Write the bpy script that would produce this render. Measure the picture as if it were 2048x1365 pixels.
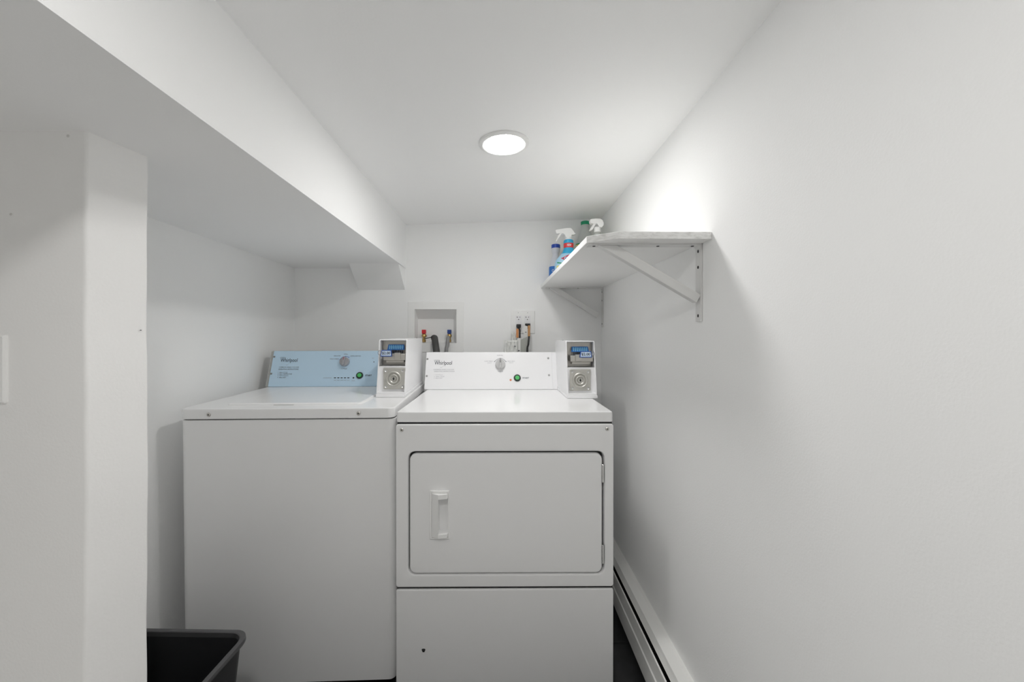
import bpy, bmesh, math, random
from mathutils import Vector, Matrix
random.seed(4)
for o in list(bpy.data.objects): bpy.data.objects.remove(o)
S = bpy.context.scene
COL = S.collection
PI = math.pi
# ------------------------------------------------------------------ camera
EYE = Vector((0, 0, 1.14)); F = 796.0; CX, CY = 1005.0, 677.0
cam = bpy.data.cameras.new('camera'); co = bpy.data.objects.new('camera', cam); COL.objects.link(co)
co.location = EYE; co.rotation_euler = (PI/2, 0, 0)
cam.sensor_width = 36; cam.lens = F/2048*36; cam.shift_x = (1024-CX)/2048; cam.shift_y = (CY-682.5)/2048
cam.clip_start = .02
S.camera = co
# ------------------------------------------------------------------ world, lights, exposure
W = bpy.data.worlds.new('world'); S.world = W; W.use_nodes = True
W.node_tree.nodes['Background'].inputs[0].default_value = (.8, .82, .85, 1)
W.node_tree.nodes['Background'].inputs[1].default_value = 0.0
LAMP = 15.0          # lens radiance
REAR_FILL = 19.5          # added fill lamp, unseen behind the camera
S.cycles.max_bounces = 10; S.cycles.diffuse_bounces = 9; S.cycles.glossy_bounces = 3
S.cycles.adaptive_threshold = .06; S.cycles.caustics_reflective = False; S.cycles.caustics_refractive = False
S.view_settings.view_transform = 'Standard'; S.view_settings.look = 'None'
S.view_settings.gamma = 1; S.view_settings.exposure = 2.63; S.view_settings.use_curve_mapping = False

# ------------------------------------------------------------------ materials
def mat(name, col, rough=.5, metal=0, bump=0, scale=40, var=0, emit=None, trans=0, coat=0, spec=.5, alpha=1, dist=.002):
    m = bpy.data.materials.new(name); m.use_nodes = True
    nt = m.node_tree; b = nt.nodes['Principled BSDF']
    b.inputs['Base Color'].default_value = (*col, 1); b.inputs['Roughness'].default_value = rough
    b.inputs['Metallic'].default_value = metal; b.inputs['Coat Weight'].default_value = coat
    b.inputs['Transmission Weight'].default_value = trans; b.inputs['Specular IOR Level'].default_value = spec
    b.inputs['Alpha'].default_value = alpha
    if emit:
        b.inputs['Emission Color'].default_value = (*emit[0], 1); b.inputs['Emission Strength'].default_value = emit[1]
    if bump or var:
        tc = nt.nodes.new('ShaderNodeTexCoord'); n = nt.nodes.new('ShaderNodeTexNoise')
        n.inputs['Scale'].default_value = scale; n.inputs['Detail'].default_value = 5
        nt.links.new(tc.outputs['Object'], n.inputs['Vector'])
        if bump:
            bp = nt.nodes.new('ShaderNodeBump'); bp.inputs['Strength'].default_value = bump; bp.inputs['Distance'].default_value = dist
            nt.links.new(n.outputs['Fac'], bp.inputs['Height']); nt.links.new(bp.outputs['Normal'], b.inputs['Normal'])
        if var:
            r = nt.nodes.new('ShaderNodeValToRGB')
            r.color_ramp.elements[0].position = .3; r.color_ramp.elements[1].position = .7
            r.color_ramp.elements[0].color = (*[c*(1-var) for c in col], 1)
            r.color_ramp.elements[1].color = (*[min(1, c*(1+var)) for c in col], 1)
            nt.links.new(n.outputs['Fac'], r.inputs['Fac']); nt.links.new(r.outputs['Color'], b.inputs['Base Color'])
    return m
M = {}
M['wall'] = mat('wall_paint', (.95, .953, .95), .75, bump=.25, scale=260, var=.006, dist=.001, spec=.3)
M['pier'] = mat('pier_paint', (.945, .94, .93), .75, bump=.3, scale=200, var=.006, dist=.001, spec=.3)
M['ceil'] = mat('ceiling_paint', (.953, .955, .953), .85, bump=.15, scale=200, dist=.001, spec=.25)
M['enamel'] = mat('white_enamel', (.90, .90, .90), .28, bump=.06, scale=500, dist=.0006, coat=.2)
M['dark_fill'] = mat('gap_shade_and_dark_parts', (.03, .03, .03), .8)  # shade painted into machine gaps; also plain dark feet and heater parts
M['console'] = mat('console_white', (.88, .88, .89), .32)
M['film'] = mat('blue_film', (.54, .72, .87), .3, var=.01, scale=6)
M['endcap'] = mat('grey_plastic', (.45, .45, .43), .5)
M['plastic'] = mat('white_plastic', (.92, .92, .91), .4)
M['knob'] = mat('grey_knob', (.40, .40, .42), .35)
M['knob_lt'] = mat('light_grey_knob', (.52, .52, .52), .35)
M['dark'] = mat('dark_print', (.03, .035, .05), .6)
M['print'] = mat('grey_print', (.16, .17, .19), .6)
M['print_lt'] = mat('pale_print', (.36, .37, .39), .6)
M['print_bl'] = mat('blue_print', (.08, .12, .4), .6)
M['green'] = mat('green_button', (.10, .56, .16), .3)
M['ring'] = mat('black_ring', (.012, .03, .02), .4)
M['orange'] = mat('orange_lamp', (.75, .22, .10), .4)
M['steel'] = mat('brushed_steel', (.62, .60, .56), .38, 1, bump=.1, scale=300)
M['plate'] = mat('zinc_lock_plate', (.58, .57, .53), .42, .55, var=.04, scale=30)
M['chrome'] = mat('chrome', (.75, .75, .74), .18, 1)
M['screw'] = mat('screw_steel', (.35, .35, .34), .35, 1)
M['hole'] = mat('dark_hole', (.015, .015, .015), .7)
M['blue'] = mat('blue_label', (.02, .17, .55), .4)
M['coin'] = mat('pale_blue_coin', (.25, .62, .90), .4)
M['tag'] = mat('tag_white', (.62, .74, .90), .4)
M['tagb'] = mat('tag_frame', (.03, .09, .33), .4)
M['shelf'] = mat('shelf_white', (.9, .9, .89), .5, bump=.05, scale=60)
M['bracket'] = mat('bracket_white', (.74, .74, .73), .45)
M['black'] = mat('black_bin_plastic', (.022, .022, .024), .45, bump=.1, scale=300)
M['blackc'] = mat('black_cable', (.02, .02, .02), .5)
M['hose'] = mat('dark_hose', (.06, .06, .058), .55, bump=.15, scale=120)
M['hose2'] = mat('grey_hose', (.27, .27, .27), .5)
M['brass'] = mat('brass', (.55, .38, .15), .35, 1)
M['red'] = mat('red_plastic', (.65, .02, .03), .4)
M['navy'] = mat('navy_plastic', (.02, .06, .26), .4)
M['tagor'] = mat('orange_tag', (.62, .27, .10), .5)
M['tagbr'] = mat('brown_tag', (.50, .26, .10), .5)
M['paper'] = mat('paper', (.78, .78, .76), .6)
M['greybag'] = mat('grey_packet', (.42, .43, .40), .5)
M['bag'] = mat('clear_bag', (.90, .91, .88), .3, bump=.5, scale=90, trans=.15, dist=.004)
M['heater'] = mat('heater_enamel', (.92, .92, .90), .35)
M['tile'] = mat('slate_tile', (.030, .030, .032), .45, bump=.25, scale=25, var=.25)
M['grout'] = mat('grout', (.22, .22, .22), .9)
M['trimring'] = mat('lamp_trim', (.85, .85, .84), .4)
M['lens'] = mat('lamp_lens', (.9, .9, .9), .5, emit=((1, .99, .975), LAMP))
M['lens_fill'] = mat('added_fill_lens', (.9, .9, .9), .5, emit=((1, .985, .96), REAR_FILL))
M['cyan'] = mat('cyan_bottle', (.03, .42, .72), .3)
M['paleb'] = mat('pale_blue_label', (.40, .66, .85), .4)
M['yellow'] = mat('yellow_label', (.85, .72, .18), .4)
M['maroon'] = mat('maroon_label', (.40, .03, .10), .4)
M['redl'] = mat('red_label', (.75, .05, .06), .4)
M['whitel'] = mat('white_print', (.85, .85, .88), .5)
M['capblue'] = mat('royal_blue_cap', (.008, .06, .42), .35)
M['capgreen'] = mat('green_cap', (.01, .30, .14), .4)
M['milky'] = mat('milky_plastic', (.66, .69, .67), .3, trans=.25)
M['bleach'] = mat('bleach_white', (.66, .68, .73), .4)

# ------------------------------------------------------------------ helpers
def link(name, bm, m, parent=None, smooth=False):
    bmesh.ops.recalc_face_normals(bm, faces=bm.faces[:])
    me = bpy.data.meshes.new(name); bm.to_mesh(me); bm.free()
    o = bpy.data.objects.new(name, me); COL.objects.link(o)
    if m: me.materials.append(m)
    if smooth:
        for p in me.polygons: p.use_smooth = True
        me.set_sharp_from_angle(angle=math.radians(35))
        if len(me.polygons) < 400:
            w = o.modifiers.new('normals', 'WEIGHTED_NORMAL'); w.keep_sharp = True; w.weight = 80
    if parent: o.parent = parent
    return o
def box(bm, x0, x1, y0, y1, z0, z1, bev=0, seg=2):
    r = bmesh.ops.create_cube(bm, size=1)
    for v in r['verts']:
        v.co = Vector(((x0+x1)/2+v.co.x*(x1-x0), (y0+y1)/2+v.co.y*(y1-y0), (z0+z1)/2+v.co.z*(z1-z0)))
    if bev:
        es = list({e for v in r['verts'] for e in v.link_edges})
        bmesh.ops.bevel(bm, geom=es, offset=bev, segments=seg, affect='EDGES', profile=.5)
    return bm
def mbox(*a, **k): return box(bmesh.new(), *a, **k)
def rr(a0, a1, b0, b1, r, n=5):
    pts = []
    for cx, cy, s in ((a1-r, b1-r, 0), (a0+r, b1-r, 1), (a0+r, b0+r, 2), (a1-r, b0+r, 3)):
        for i in range(n+1):
            t = PI/2*(s+i/n); pts.append((cx+r*math.cos(t), cy+r*math.sin(t)))
    return pts
def loft(bm, loops, cap0=True, cap1=True):
    vs = [[bm.verts.new(p) for p in L] for L in loops]
    n = len(vs[0])
    for A, B in zip(vs, vs[1:]):
        for i in range(n):
            bm.faces.new((A[i], A[(i+1) % n], B[(i+1) % n], B[i]))
    if cap0: bm.faces.new(vs[0][::-1])
    if cap1: bm.faces.new(vs[-1])
    return bm
def lathe(bm, prof, c, axis='z', n=32, cap=True, sx=1, sy=1):
    loops = []
    for h, r in prof:
        L = []
        for i in range(n):
            t = 2*PI*i/n; a, b = r*math.cos(t)*sx, r*math.sin(t)*sy
            L.append({'z': (c[0]+a, c[1]+b, c[2]+h), 'y': (c[0]+a, c[1]+h, c[2]+b), 'x': (c[0]+h, c[1]+a, c[2]+b)}[axis])
        loops.append(L)
    return loft(bm, loops, cap, cap)
def prism(bm, pts, mp, d0, d1):
    return loft(bm, [[mp(a, b, d0) for a, b in pts], [mp(a, b, d1) for a, b in pts]])
def spline(pts, n=10):
    P = [Vector(p) for p in pts]; P = [2*P[0]-P[1]]+P+[2*P[-1]-P[-2]]; out = []
    for i in range(1, len(P)-2):
        for k in range(n):
            t = k/n; a, b, c, d = P[i-1:i+3]
            out.append(.5*((2*b)+(c-a)*t+(2*a-5*b+4*c-d)*t*t+(3*b-a-3*c+d)*t**3))
    out.append(P[-2]); return out
def tube(bm, pts, r, n=12, sub=10, rib=0):
    P = spline(pts, sub); loops = []; up = None
    for i, p in enumerate(P):
        t = (P[min(i+1, len(P)-1)]-P[max(i-1, 0)]).normalized()
        if up is None: up = t.orthogonal().normalized()
        up = (up-up.dot(t)*t).normalized(); s = t.cross(up)
        q = r*(1+rib*(i % 2))
        loops.append([p+q*(math.cos(2*PI*k/n)*up+math.sin(2*PI*k/n)*s) for k in range(n)])
    return loft(bm, loops)
def text(name, body, mp, u, v, m, parent, width=None, height=None, align='CENTER', bold=0, w=.0006):
    """flat lettering: mp(u, v, w) maps face coordinates into the parent's space"""
    c = bpy.data.curves.new('t', 'FONT'); c.body = body; c.size = 1; c.align_x = 'LEFT'; c.offset = bold
    c.resolution_u = 3
    o = bpy.data.objects.new('t', c); COL.objects.link(o)
    dg = bpy.context.evaluated_depsgraph_get(); me = bpy.data.meshes.new_from_object(o.evaluated_get(dg))
    bpy.data.objects.remove(o)
    xs = [q.co.x for q in me.vertices]; ys = [q.co.y for q in me.vertices]
    w0, h0 = max(xs)-min(xs), max(ys)-min(ys)
    sx = width/w0 if width else height/h0; sy = height/h0 if height else sx
    if align == 'CENTER': ox = (max(xs)+min(xs))/2
    else: ox = min(xs)
    oy = (max(ys)+min(ys))/2
    for q in me.vertices: q.co = Vector(mp(u+(q.co.x-ox)*sx, v+(q.co.y-oy)*sy, w))
    me.materials.append(m); ob = bpy.data.objects.new(name, me); COL.objects.link(ob); ob.parent = parent
    return ob
def empty(name, loc, rot=(0, 0, 0)):
    o = bpy.data.objects.new(name, None); COL.objects.link(o); o.location = loc; o.rotation_euler = rot
    o.empty_display_size = .1
    return o
def tag(o, label, cat, group=None):
    o['label'] = label; o['category'] = cat
    if group: o['group'] = group
    return o
def struct(o): o['kind'] = 'structure'; return o
def at(px, py, Y): return Vector(((px-CX)*Y/F, Y, EYE.z+(CY-py)*Y/F))
class Frame:
    """local coordinates of a standing machine, from a sight line and a plane of that machine"""
    def __init__(s, loc, yaw, pitch):
        s.loc, s.rot = loc, (pitch, 0, yaw)
        s.M = Matrix.Translation(loc) @ Matrix.Rotation(yaw, 4, 'Z') @ Matrix.Rotation(pitch, 4, 'X')
        s.I = s.M.inverted()
    def hit(s, px, py, p0, n):
        e = s.I @ EYE; d = (s.I.to_3x3() @ Vector(((px-CX)/F, 1, (CY-py)/F)))
        p0, n = Vector(p0), Vector(n); t = (p0-e).dot(n)/d.dot(n)
        return e+d*t
    def front(s, px, py, y=0): return s.hit(px, py, (0, y, 0), (0, 1, 0))
    def top(s, px, py, z): return s.hit(px, py, (0, 0, z), (0, 0, 1))

# ------------------------------------------------------------------ the room
YB = 2.12; XR = .526; ZS = 1.513; XS = -.513
def cz(x): return EYE.z+.6203+.0308*x
# floor and tiles
bm = mbox(-1.75, .7, -1.9, 2.4, -.12, -.006)
floor = struct(link('floor', bm, M['grout']))
tw, tl, g = .61, .305, .003
proto = None
for i in range(-4, 1):
    for j in range(-4, 4):
        if proto is None:
            proto = t = link('tile', mbox(g/2, tw-g/2, g/2, tl-g/2, -.006, 0, bev=.0012, seg=1), M['tile'], floor)
        else:
            t = bpy.data.objects.new('tile', proto.data); COL.objects.link(t); t.parent = floor
        t.location = (.526+(i-.0)*tw+.02, 1.49+(j-1)*tl, 0)
struct(link('floor_bounce', mbox(-1.70, XR, -1.87, .55, -.003, .004), mat('added_bounce_floor', (.88, .87, .86), .5)))  # added pale floor, unseen: bounces light up to soffit and ceiling
# right wall
struct(link('wall_right', mbox(XR, XR+.12, -1.9, 2.4, -.01, 1.9), M['wall']))
# back wall with the opening for the outlet box
def backp(px, py): p = at(px, py, YB); return p.x, p.z
ox0, oz1 = backp(829.5, 619); ox1, oz0 = backp(913, 687)
bm = bmesh.new()
xs = [-1.3, ox0, ox1, .66]; zs = [-.01, oz0, oz1, 1.95]
grid = [[bm.verts.new((x, YB, z)) for x in xs] for z in zs]
for i in range(3):
    for j in range(3):
        if not (i == 1 and j == 1): bm.faces.new((grid[i][j], grid[i][j+1], grid[i+1][j+1], grid[i+1][j]))
bmesh.ops.recalc_face_normals(bm, faces=bm.faces[:])
r = bmesh.ops.extrude_face_region(bm, geom=bm.faces[:])
for v in r['geom']:
    if isinstance(v, bmesh.types.BMVert): v.co.y += .14
struct(link('wall_back', bm, M['wall']))
# left wall of the alcove
bm = bmesh.new()
loft(bm, [[(-1.083, .81, z), (-1.108, 2.14, z), (-1.25, 2.14, z), (-1.25, .81, z)] for z in (-.01, 1.53)])
struct(link('wall_left', bm, M['wall']))
# pier in front of the alcove
pp = [(-1.72, .715), (-.752, .715), (-.748, .719), (-.7315, .823), (-1.72, .823)]
bm = bmesh.new()
def pr(r=.006):
    out = [(-1.72, .715), ]
    for k in range(6):
        t = -PI/2+PI/2*k/5*1.0; out.append((-.748-r+r*math.cos(t), .715+r+r*math.sin(t)))
    out += [(-.7315, .818), (-.7345, .823), (-1.72, .823)]
    return out
zz = [-.01+i*(1.525/40) for i in range(41)]
loops = []
for z in zz:
    P = pr(.006); w = .0012*math.sin(z*9)+.0006*math.sin(z*31)
    loops.append([(x+(w if x > -.8 else 0), y, z) for x, y in P])
loft(bm, loops)
pier = struct(link('wall_pier', bm, M['pier'], smooth=True))
for px, py, r_ in ((136, 272, .0032), (22, 429, .0030)):
    c = at(px, py, .715); bm = bmesh.new(); lathe(bm, [(-.0004, r_*.8), (.001, r_)], c, 'y', n=12)
    link('paint_spot', bm, mat('filled_spot', (.72, .71, .69), .8), pier)
for px, py in ((280, 661),):
    c = at(px, py, .806); bm = bmesh.new(); lathe(bm, [(-.0006, .0006), (.002, .0009)], (c.x+.0005, c.y, c.z), 'x', n=8)
    link('pin_hole', bm, M['hole'], pier)
# ceiling, sloping slightly, and the lowered soffit over the washer
bm = bmesh.new()
loft(bm, [[(x, -1.9, cz(x)), (x, 2.3, cz(x)), (x, 2.3, 2.02), (x, -1.9, 2.02)] for x in (-1.75, .7)])
struct(link('ceiling', bm, M['ceil']))
bm = mbox(-1.74, XS, -1.88, YB+.02, ZS, 1.90)
struct(link('ceiling_soffit', bm, M['ceil']))
bm = bmesh.new()
w0, w1 = EYE.z+.373, EYE.z+.2583
loft(bm, [[(x, 1.985, w0+.001), (x, YB+.01, w0+.001), (x, YB+.01, w1-.008), (x, YB, w1)] for x in (-.766, -.5195)])
struct(link('trim_1', bm, M['ceil']))
# hall behind the camera
struct(link('wall_front', mbox(-1.75, .7, -1.98, -1.86, -.01, 1.95), M['wall']))
struct(link('wall_hall', mbox(-1.82, -1.70, -1.9, .83, -.01, 1.95), M['wall']))

# ------------------------------------------------------------------ ceiling lamps
def lamp(name, c, lens, label):
    z = cz(c[0]); tilt = math.atan(.0308)
    t = empty(name, (c[0], c[1], z-.0005), (0, -tilt, 0))
    bm = bmesh.new(); lathe(bm, [(.004, .080), (-.004, .0795), (-.0065, .076), (-.0072, .069), (-.0062, .0645), (-.005, .0632)], (0, 0, 0), n=64, cap=False)
    link('trim_ring', bm, M['trimring'], t, smooth=True)
    bm = bmesh.new(); lathe(bm, [(.003, .0640), (-.0060, .0638), (-.0080, .055), (-.0092, .03)], (0, 0, 0), n=64)
    link('lens', bm, lens, t, smooth=True)
    return tag(t, label, 'ceiling light')
lc = at(1008, 286.5, (cz(0)-EYE.z)*F/(677-286.5))
lamp('recessed_light', (lc.x, lc.y), M['lens'], 'round flush white downlight glowing in the sloping ceiling')
lamp('recessed_light', (-.14, .02), M['lens_fill'], 'added round downlight behind the camera for even light, unseen')  # added lamp, evens out the light from out of view

# ------------------------------------------------------------------ machines
WF = Frame(Vector((-1.022, 1.2666, 0)), math.radians(2.13), math.radians(.85))
DF = Frame(Vector((-.3366, 1.262, 0)), math.radians(.45), math.radians(.2))
WT, DT = .9172, .9074     # heights of the tops
WW, DW = .6752, .6885
def screw(parent, c, r=.006, m='screw', axis='y', cup=True):
    bm = bmesh.new()
    s = {'y': -1, 'z': 1, 'x': -1}[axis]
    lathe(bm, [(0, r), (s*.002, r), (s*.0035, r*.8), (s*.0035, r*.35), (s*.002, r*.3)], c, axis, n=16)
    o = link('screw', bm, M[m], parent, smooth=True); o.data.materials.append(M['hole'])
    cc = Vector(c)
    for p in o.data.polygons:
        if (p.center-cc).length < r*.62: p.material_index = 1
    return o
def xz(y): return lambda a, b, w=0: (a, y-w, b)

def cabinet(root, W, H, D, lid_r, body_r, y0):
    # side and back shell
    bm = bmesh.new()
    loft(bm, [[(x, y, z) for x, y in rr(0, W, y0, D, body_r)] for z in (.03, H-.0385)] +
             [[(x, y, H-.0365) for x, y in rr(.003, W-.003, y0+.003, D-.003, max(.002, body_r-.003))]])
    body = link('cabinet', bm, M['enamel'], root, smooth=True)
    bm = mbox(.0035, W-.0035, .0045, D-.01, H-.045, H-.02) if body_r < .01 else bmesh.new()
    if body_r >= .01:
        loft(bm, [[(x, y, z) for x, y in rr(.0035, W-.0035, .0075, D-.01, body_r)] for z in (H-.045, H-.02)])
    link('top_gap_shade', bm, M['dark_fill'], root)  # dark block paints in the shade of the gap below the top
    bm = bmesh.new(); e = .001
    loft(bm, [[(x, y, H-.0335) for x, y in rr(e+.002, W-e-.002, .002, D, lid_r-.001)],
              [(x, y, H-.032) for x, y in rr(e, W-e, 0, D, lid_r)],
              [(x, y, H-.006) for x, y in rr(e, W-e, 0, D, lid_r)],
              [(x, y, H-.002) for x, y in rr(e+.0012, W-e-.0012, .0012, D, lid_r)],
              [(x, y, H) for x, y in rr(e+.005, W-e-.005, .005, D-.002, lid_r)]])
    top = link('top_panel', bm, M['enamel'], root, smooth=True)
    for x in (.05, W-.05):
        for y in (.06, D-.06):
            bm = bmesh.new(); lathe(bm, [(0, .02), (.008, .02), (.01, .01), (.045, .01)], (x, y, -.002+(.011 if False else 0)), n=16)
            link('foot', bm, M['dark_fill'], root, smooth=True)
    return body, top

# ---- washer
washer = tag(empty('washing_machine', WF.loc, WF.rot), 'white top-loading coin washer with a blue-filmed control panel, left of the dryer', 'washing machine')
wb, wt = cabinet(washer, WW, WT, .64, .022, .022, .004)
for px, py in ((417.5, 830), (717, 827.3)):
    c = WF.front(px, py, 0); screw(wt, (c.x, .0005, c.z), .0062, 'steel')
# lid
a = WF.top(440, 811, WT); b = WF.top(722, 809, WT)
bm = bmesh.new()
ly0, ly1 = .058, .462
lx0, lx1 = .112, WW-.125
loft(bm, [[(x, y, WT-.001) for x, y in rr(lx0, lx1, ly0, ly1, .012)],
          [(x, y, WT+.003) for x, y in rr(lx0, lx1, ly0, ly1, .012)],
          [(x, y, WT+.0065) for x, y in rr(lx0+.004, lx1-.004, ly0+.004, ly1-.004, .012)],
          [(x, y, WT+.0065) for x, y in rr(lx0+.02, lx1-.02, ly0+.02, ly1-.02, .02)],
          [(x, y, WT+.005) for x, y in rr(lx0+.026, lx1-.026, ly0+.026, ly1-.026, .02)]])
lid = link('lid', bm, M['enamel'], washer, smooth=True)
bm = mbox(.265, .33, ly0-.0025, ly0+.002, WT-.001, WT+.0012, bev=.0004)
link('finger_pull', bm, M['endcap'], lid)

def console(root, Fr, top_z, y0, xl, xr, py_top, px_mid, lean, m, hx0, hx1, side_mat):
    """housing + tilted face panel; returns panel object and face map (u from xl, v up the slope, w outwards)"""
    ht = Fr.front(px_mid, py_top, y0+lean).z
    base = top_z+.001
    h = ht-base; L = math.hypot(h, lean)
    sv = Vector((0, lean/L, h/L)); sn = Vector((0, -h/L, lean/L))
    def mp(u, v, w=0): return Vector((xl+u, y0, base))+sv*v+sn*w
    yb = .64
    prof = [(y0+.004, base), (y0+lean+.003, base+h-.003), (y0+lean+.012, base+h), (yb-.004, base+h-.002), (yb, base+h-.01), (yb, base)]
    bm = bmesh.new(); loft(bm, [[(x, y, z) for y, z in prof] for x in (hx0, hx1)])
    hs = link('console_housing', bm, side_mat, root)
    Wd = xr-xl
    bm = bmesh.new()
    loft(bm, [[mp(u, v, w) for u, v in rr(i, Wd-i, i, L-i, .003+i*.2)] for i, w in ((0, -.006), (0, .0012), (.001, .002))])
    pn = link('control_panel', bm, m, root, smooth=False)
    return pn, mp, Wd, L, h
def facept(Fr, mp, px, py):
    o = Vector(mp(0, 0, .002)); e1 = Vector(mp(1, 0, .002))-o; e2 = Vector(mp(0, 1, .002))-o
    p = Fr.hit(px, py, o, e1.cross(e2)); return (p-o).dot(e1), (p-o).dot(e2)

def arc(bm, mp, cu, cv, r0, r1, a0, a1, n=20, w=.0026):
    vs = []
    for i in range(n+1):
        t = a0+(a1-a0)*i/n
        vs.append((bm.verts.new(mp(cu+r0*math.cos(t), cv+r0*math.sin(t), w)), bm.verts.new(mp(cu+r1*math.cos(t), cv+r1*math.sin(t), w))))
    for p, q in zip(vs, vs[1:]): bm.faces.new((p[0], p[1], q[1], q[0]))
def disc(bm, mp, u, v, r, w0, w1, n=24, r1=None):
    loft(bm, [[mp(u+r*math.cos(2*PI*i/n), v+r*math.sin(2*PI*i/n), w0) for i in range(n)],
              [mp(u+(r1 or r)*math.cos(2*PI*i/n), v+(r1 or r)*math.sin(2*PI*i/n), w1) for i in range(n)]])
def knob(pn, mp, u, v, r, ang, m, markm):
    bm = bmesh.new(); disc(bm, mp, u, v, r, .002, .014, 40, r*.97); disc(bm, mp, u, v, r*.95, .014, .016, 40, r*.88)
    c, s = math.cos(ang), math.sin(ang)
    def kp(a, b, w): return mp(u+a*c-b*s, v+a*s+b*c, w)
    # finger bar across the dial
    loft(bm, [[kp(a, b, w) for a, b in rr(-r*.22+i, r*.22-i, -r*.92, r*.92, r*.15)] for i, w in ((0, .014), (.0006, .024), (.0015, .026))])
    k = link('cycle_knob', bm, m, pn, smooth=True)
    bm = bmesh.new(); loft(bm, [[kp(a, b, w) for a, b in rr(-r*.05, r*.05, r*.2, r*.8, r*.02)] for w in (.0255, .0265)])
    link('pointer_mark', bm, markm, k)
    k['label'] = 'round grey selector knob'
    return k

# washer console
x_l = WF.front(536, 773, .506).x
wp, wmp, wW, wL, wh = console(washer, WF, WT, .506, x_l, x_l+.56, 702.5, 640, .055, M['film'], x_l-.014, WW-.02, M['endcap'])
wp['label'] = 'control panel under pale blue protective film'
def wuv(px, py): return facept(WF, wmp, px, py)
def ptext(pn, uvf, mp, body, px0, px1, py, m, hpx=None, align='LEFT', bold=0.0, name='lettering', w=.0026):
    u0, v = uvf(px0, py); u1, _ = uvf(px1, py)
    h = None
    if hpx: h = uvf(px0, py-hpx/2)[1]-uvf(px0, py+hpx/2)[1]
    return text(name, body, mp, u0, v, m, pn, width=u1-u0, height=h, align='LEFT', bold=bold, w=w)
def brandmark(pn, uvf, mp, x0, x1, y, dots):
    ptext(pn, uvf, mp, 'Whirlpool', x0, x1, y, M['dark'], 9.5 if dots else 10, bold=.004, name='wordmark')
    ptext(pn, uvf, mp, 'COMMERCIAL', x0-1, x0+11, y-6.2, M['print'], 1.8)
    # swoosh under the word
    u0, v0 = uvf(x0+11, y+8); u1, v1 = uvf(x0+19, y+3.5)
    bm = bmesh.new(); pts = []
    n = 12
    for i in range(n+1):
        t = i/n; u = u0+(u1-u0)*t; v = v0+(v1-v0)*t*t-.002*math.sin(PI*t); pts.append((u, v))
    vs = [(bm.verts.new(mp(u, v-.0004, .0026)), bm.verts.new(mp(u, v+.0004, .0026))) for u, v in pts]
    for p, q in zip(vs, vs[1:]): bm.faces.new((p[0], q[0], q[1], p[1]))
    link('swoosh', bm, M['print_lt'], pn)
brandmark(wp, wuv, wmp, 561, 595, 722, True)
ptext(wp, wuv, wmp, 'COMMERCIAL WASHER CYCLE GUIDE', 558, 598, 735, M['print'], 2.2)
ptext(wp, wuv, wmp, 'OPERATING INSTRUCTIONS', 557, 597, 739.2, M['print'], 2.8)
for k, s in enumerate(('1.  Select CYCLE', '2.  Select TEMPERATURE', '3.  Insert Payment', '4.  Select START')):
    ptext(wp, wuv, wmp, s, 556-k*.4, (575, 584, 577, 572)[k], 745.5+k*3.3, M['print'], 2.4)
u, v = wuv(690, 724.5); r = wuv(699.6, 724.5)[0]-u
knob(wp, wmp, u, v, r, math.radians(-3), M['knob'], M['maroon'])
bm = bmesh.new(); arc(bm, wmp, u, v, r*1.17, r*1.25, math.radians(20+35), math.radians(158)); link('dial_arc', bm, M['print_bl'], wp)
for a_ in (55, 90, 122, 158):
    bm = bmesh.new(); disc(bm, wmp, u+r*1.22*math.cos(math.radians(a_)), v+r*1.22*math.sin(math.radians(a_)), .0018, .002, .0027, 10)
    link('dial_dot', bm, M['print_bl'], wp)
ptext(wp, wuv, wmp, 'NORMAL', 688, 696, 708.8, M['print'], 1.8)
ptext(wp, wuv, wmp, 'DELICATES', 668, 681, 712.3, M['print'], 2)
ptext(wp, wuv, wmp, 'PERM PRESS', 660, 678, 718.5, M['print'], 2)
ptext(wp, wuv, wmp, 'NORMAL HEAVY SOIL', 701, 722, 712.5, M['print'], 2)
ptext(wp, wuv, wmp, 'CYCLE', 683, 694, 737.8, M['print'], 2.4)
u, v = wuv(719.5, 751.5); rb = wuv(726.5, 751.5)[0]-u
def startbutton(pn, mp, u, v, rb):
    bm = bmesh.new(); disc(bm, mp, u, v, rb, .002, .007, 32, rb*.94); disc(bm, mp, u, v, rb*.74, .007, .0075, 32)
    k = link('button_bezel', bm, M['ring'], pn, smooth=True)
    bm = bmesh.new(); disc(bm, mp, u, v, rb*.62, .0074, .011, 32, rb*.56); disc(bm, mp, u, v, rb*.3, .011, .0115, 24)
    link('start_button', bm, M['green'], k, smooth=True) if False else link('start_button', bm, M['green'], pn, smooth=True)
startbutton(wp, wmp, u, v, rb)
ptext(wp, wuv, wmp, 'START', 730.5, 743.5, 751.5, M['dark'], 3.4, bold=.02)
ptext(wp, wuv, wmp, 'CYCLE STATUS', 646, 663, 756.4, M['print_lt'], 2)
for k, px in enumerate((670, 676.7, 683.4, 690, 696.8)):
    u0, v0 = wuv(px-2, 756.2); u1, v1 = wuv(px+2, 756.2)
    bm = bmesh.new(); loft(bm, [[wmp(a, b, w) for a, b in rr(u0, u1, v0-.0018, v0+.0018, .0008)] for w in (.002, .0028)])
    link('status_light', bm, M['dark'], wp)
    ptext(wp, wuv, wmp, ('WASH', 'RINSE', 'SPIN', 'DONE', 'PAY')[k], px-2.4, px+2.4, 761, M['print_lt'], 1.8)
u0, v0 = wuv(707, 756.2); bm = bmesh.new(); disc(bm, wmp, u0, v0, .0036, .002, .0028, 16); link('status_dot', bm, M['dark'], wp)
ptext(wp, wuv, wmp, 'LOCKED', 703, 710, 762, M['print_lt'], 1.8)
ptext(wp, wuv, wmp, 'HOT', 744, 748.5, 717, M['print_lt'], 2)
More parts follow.
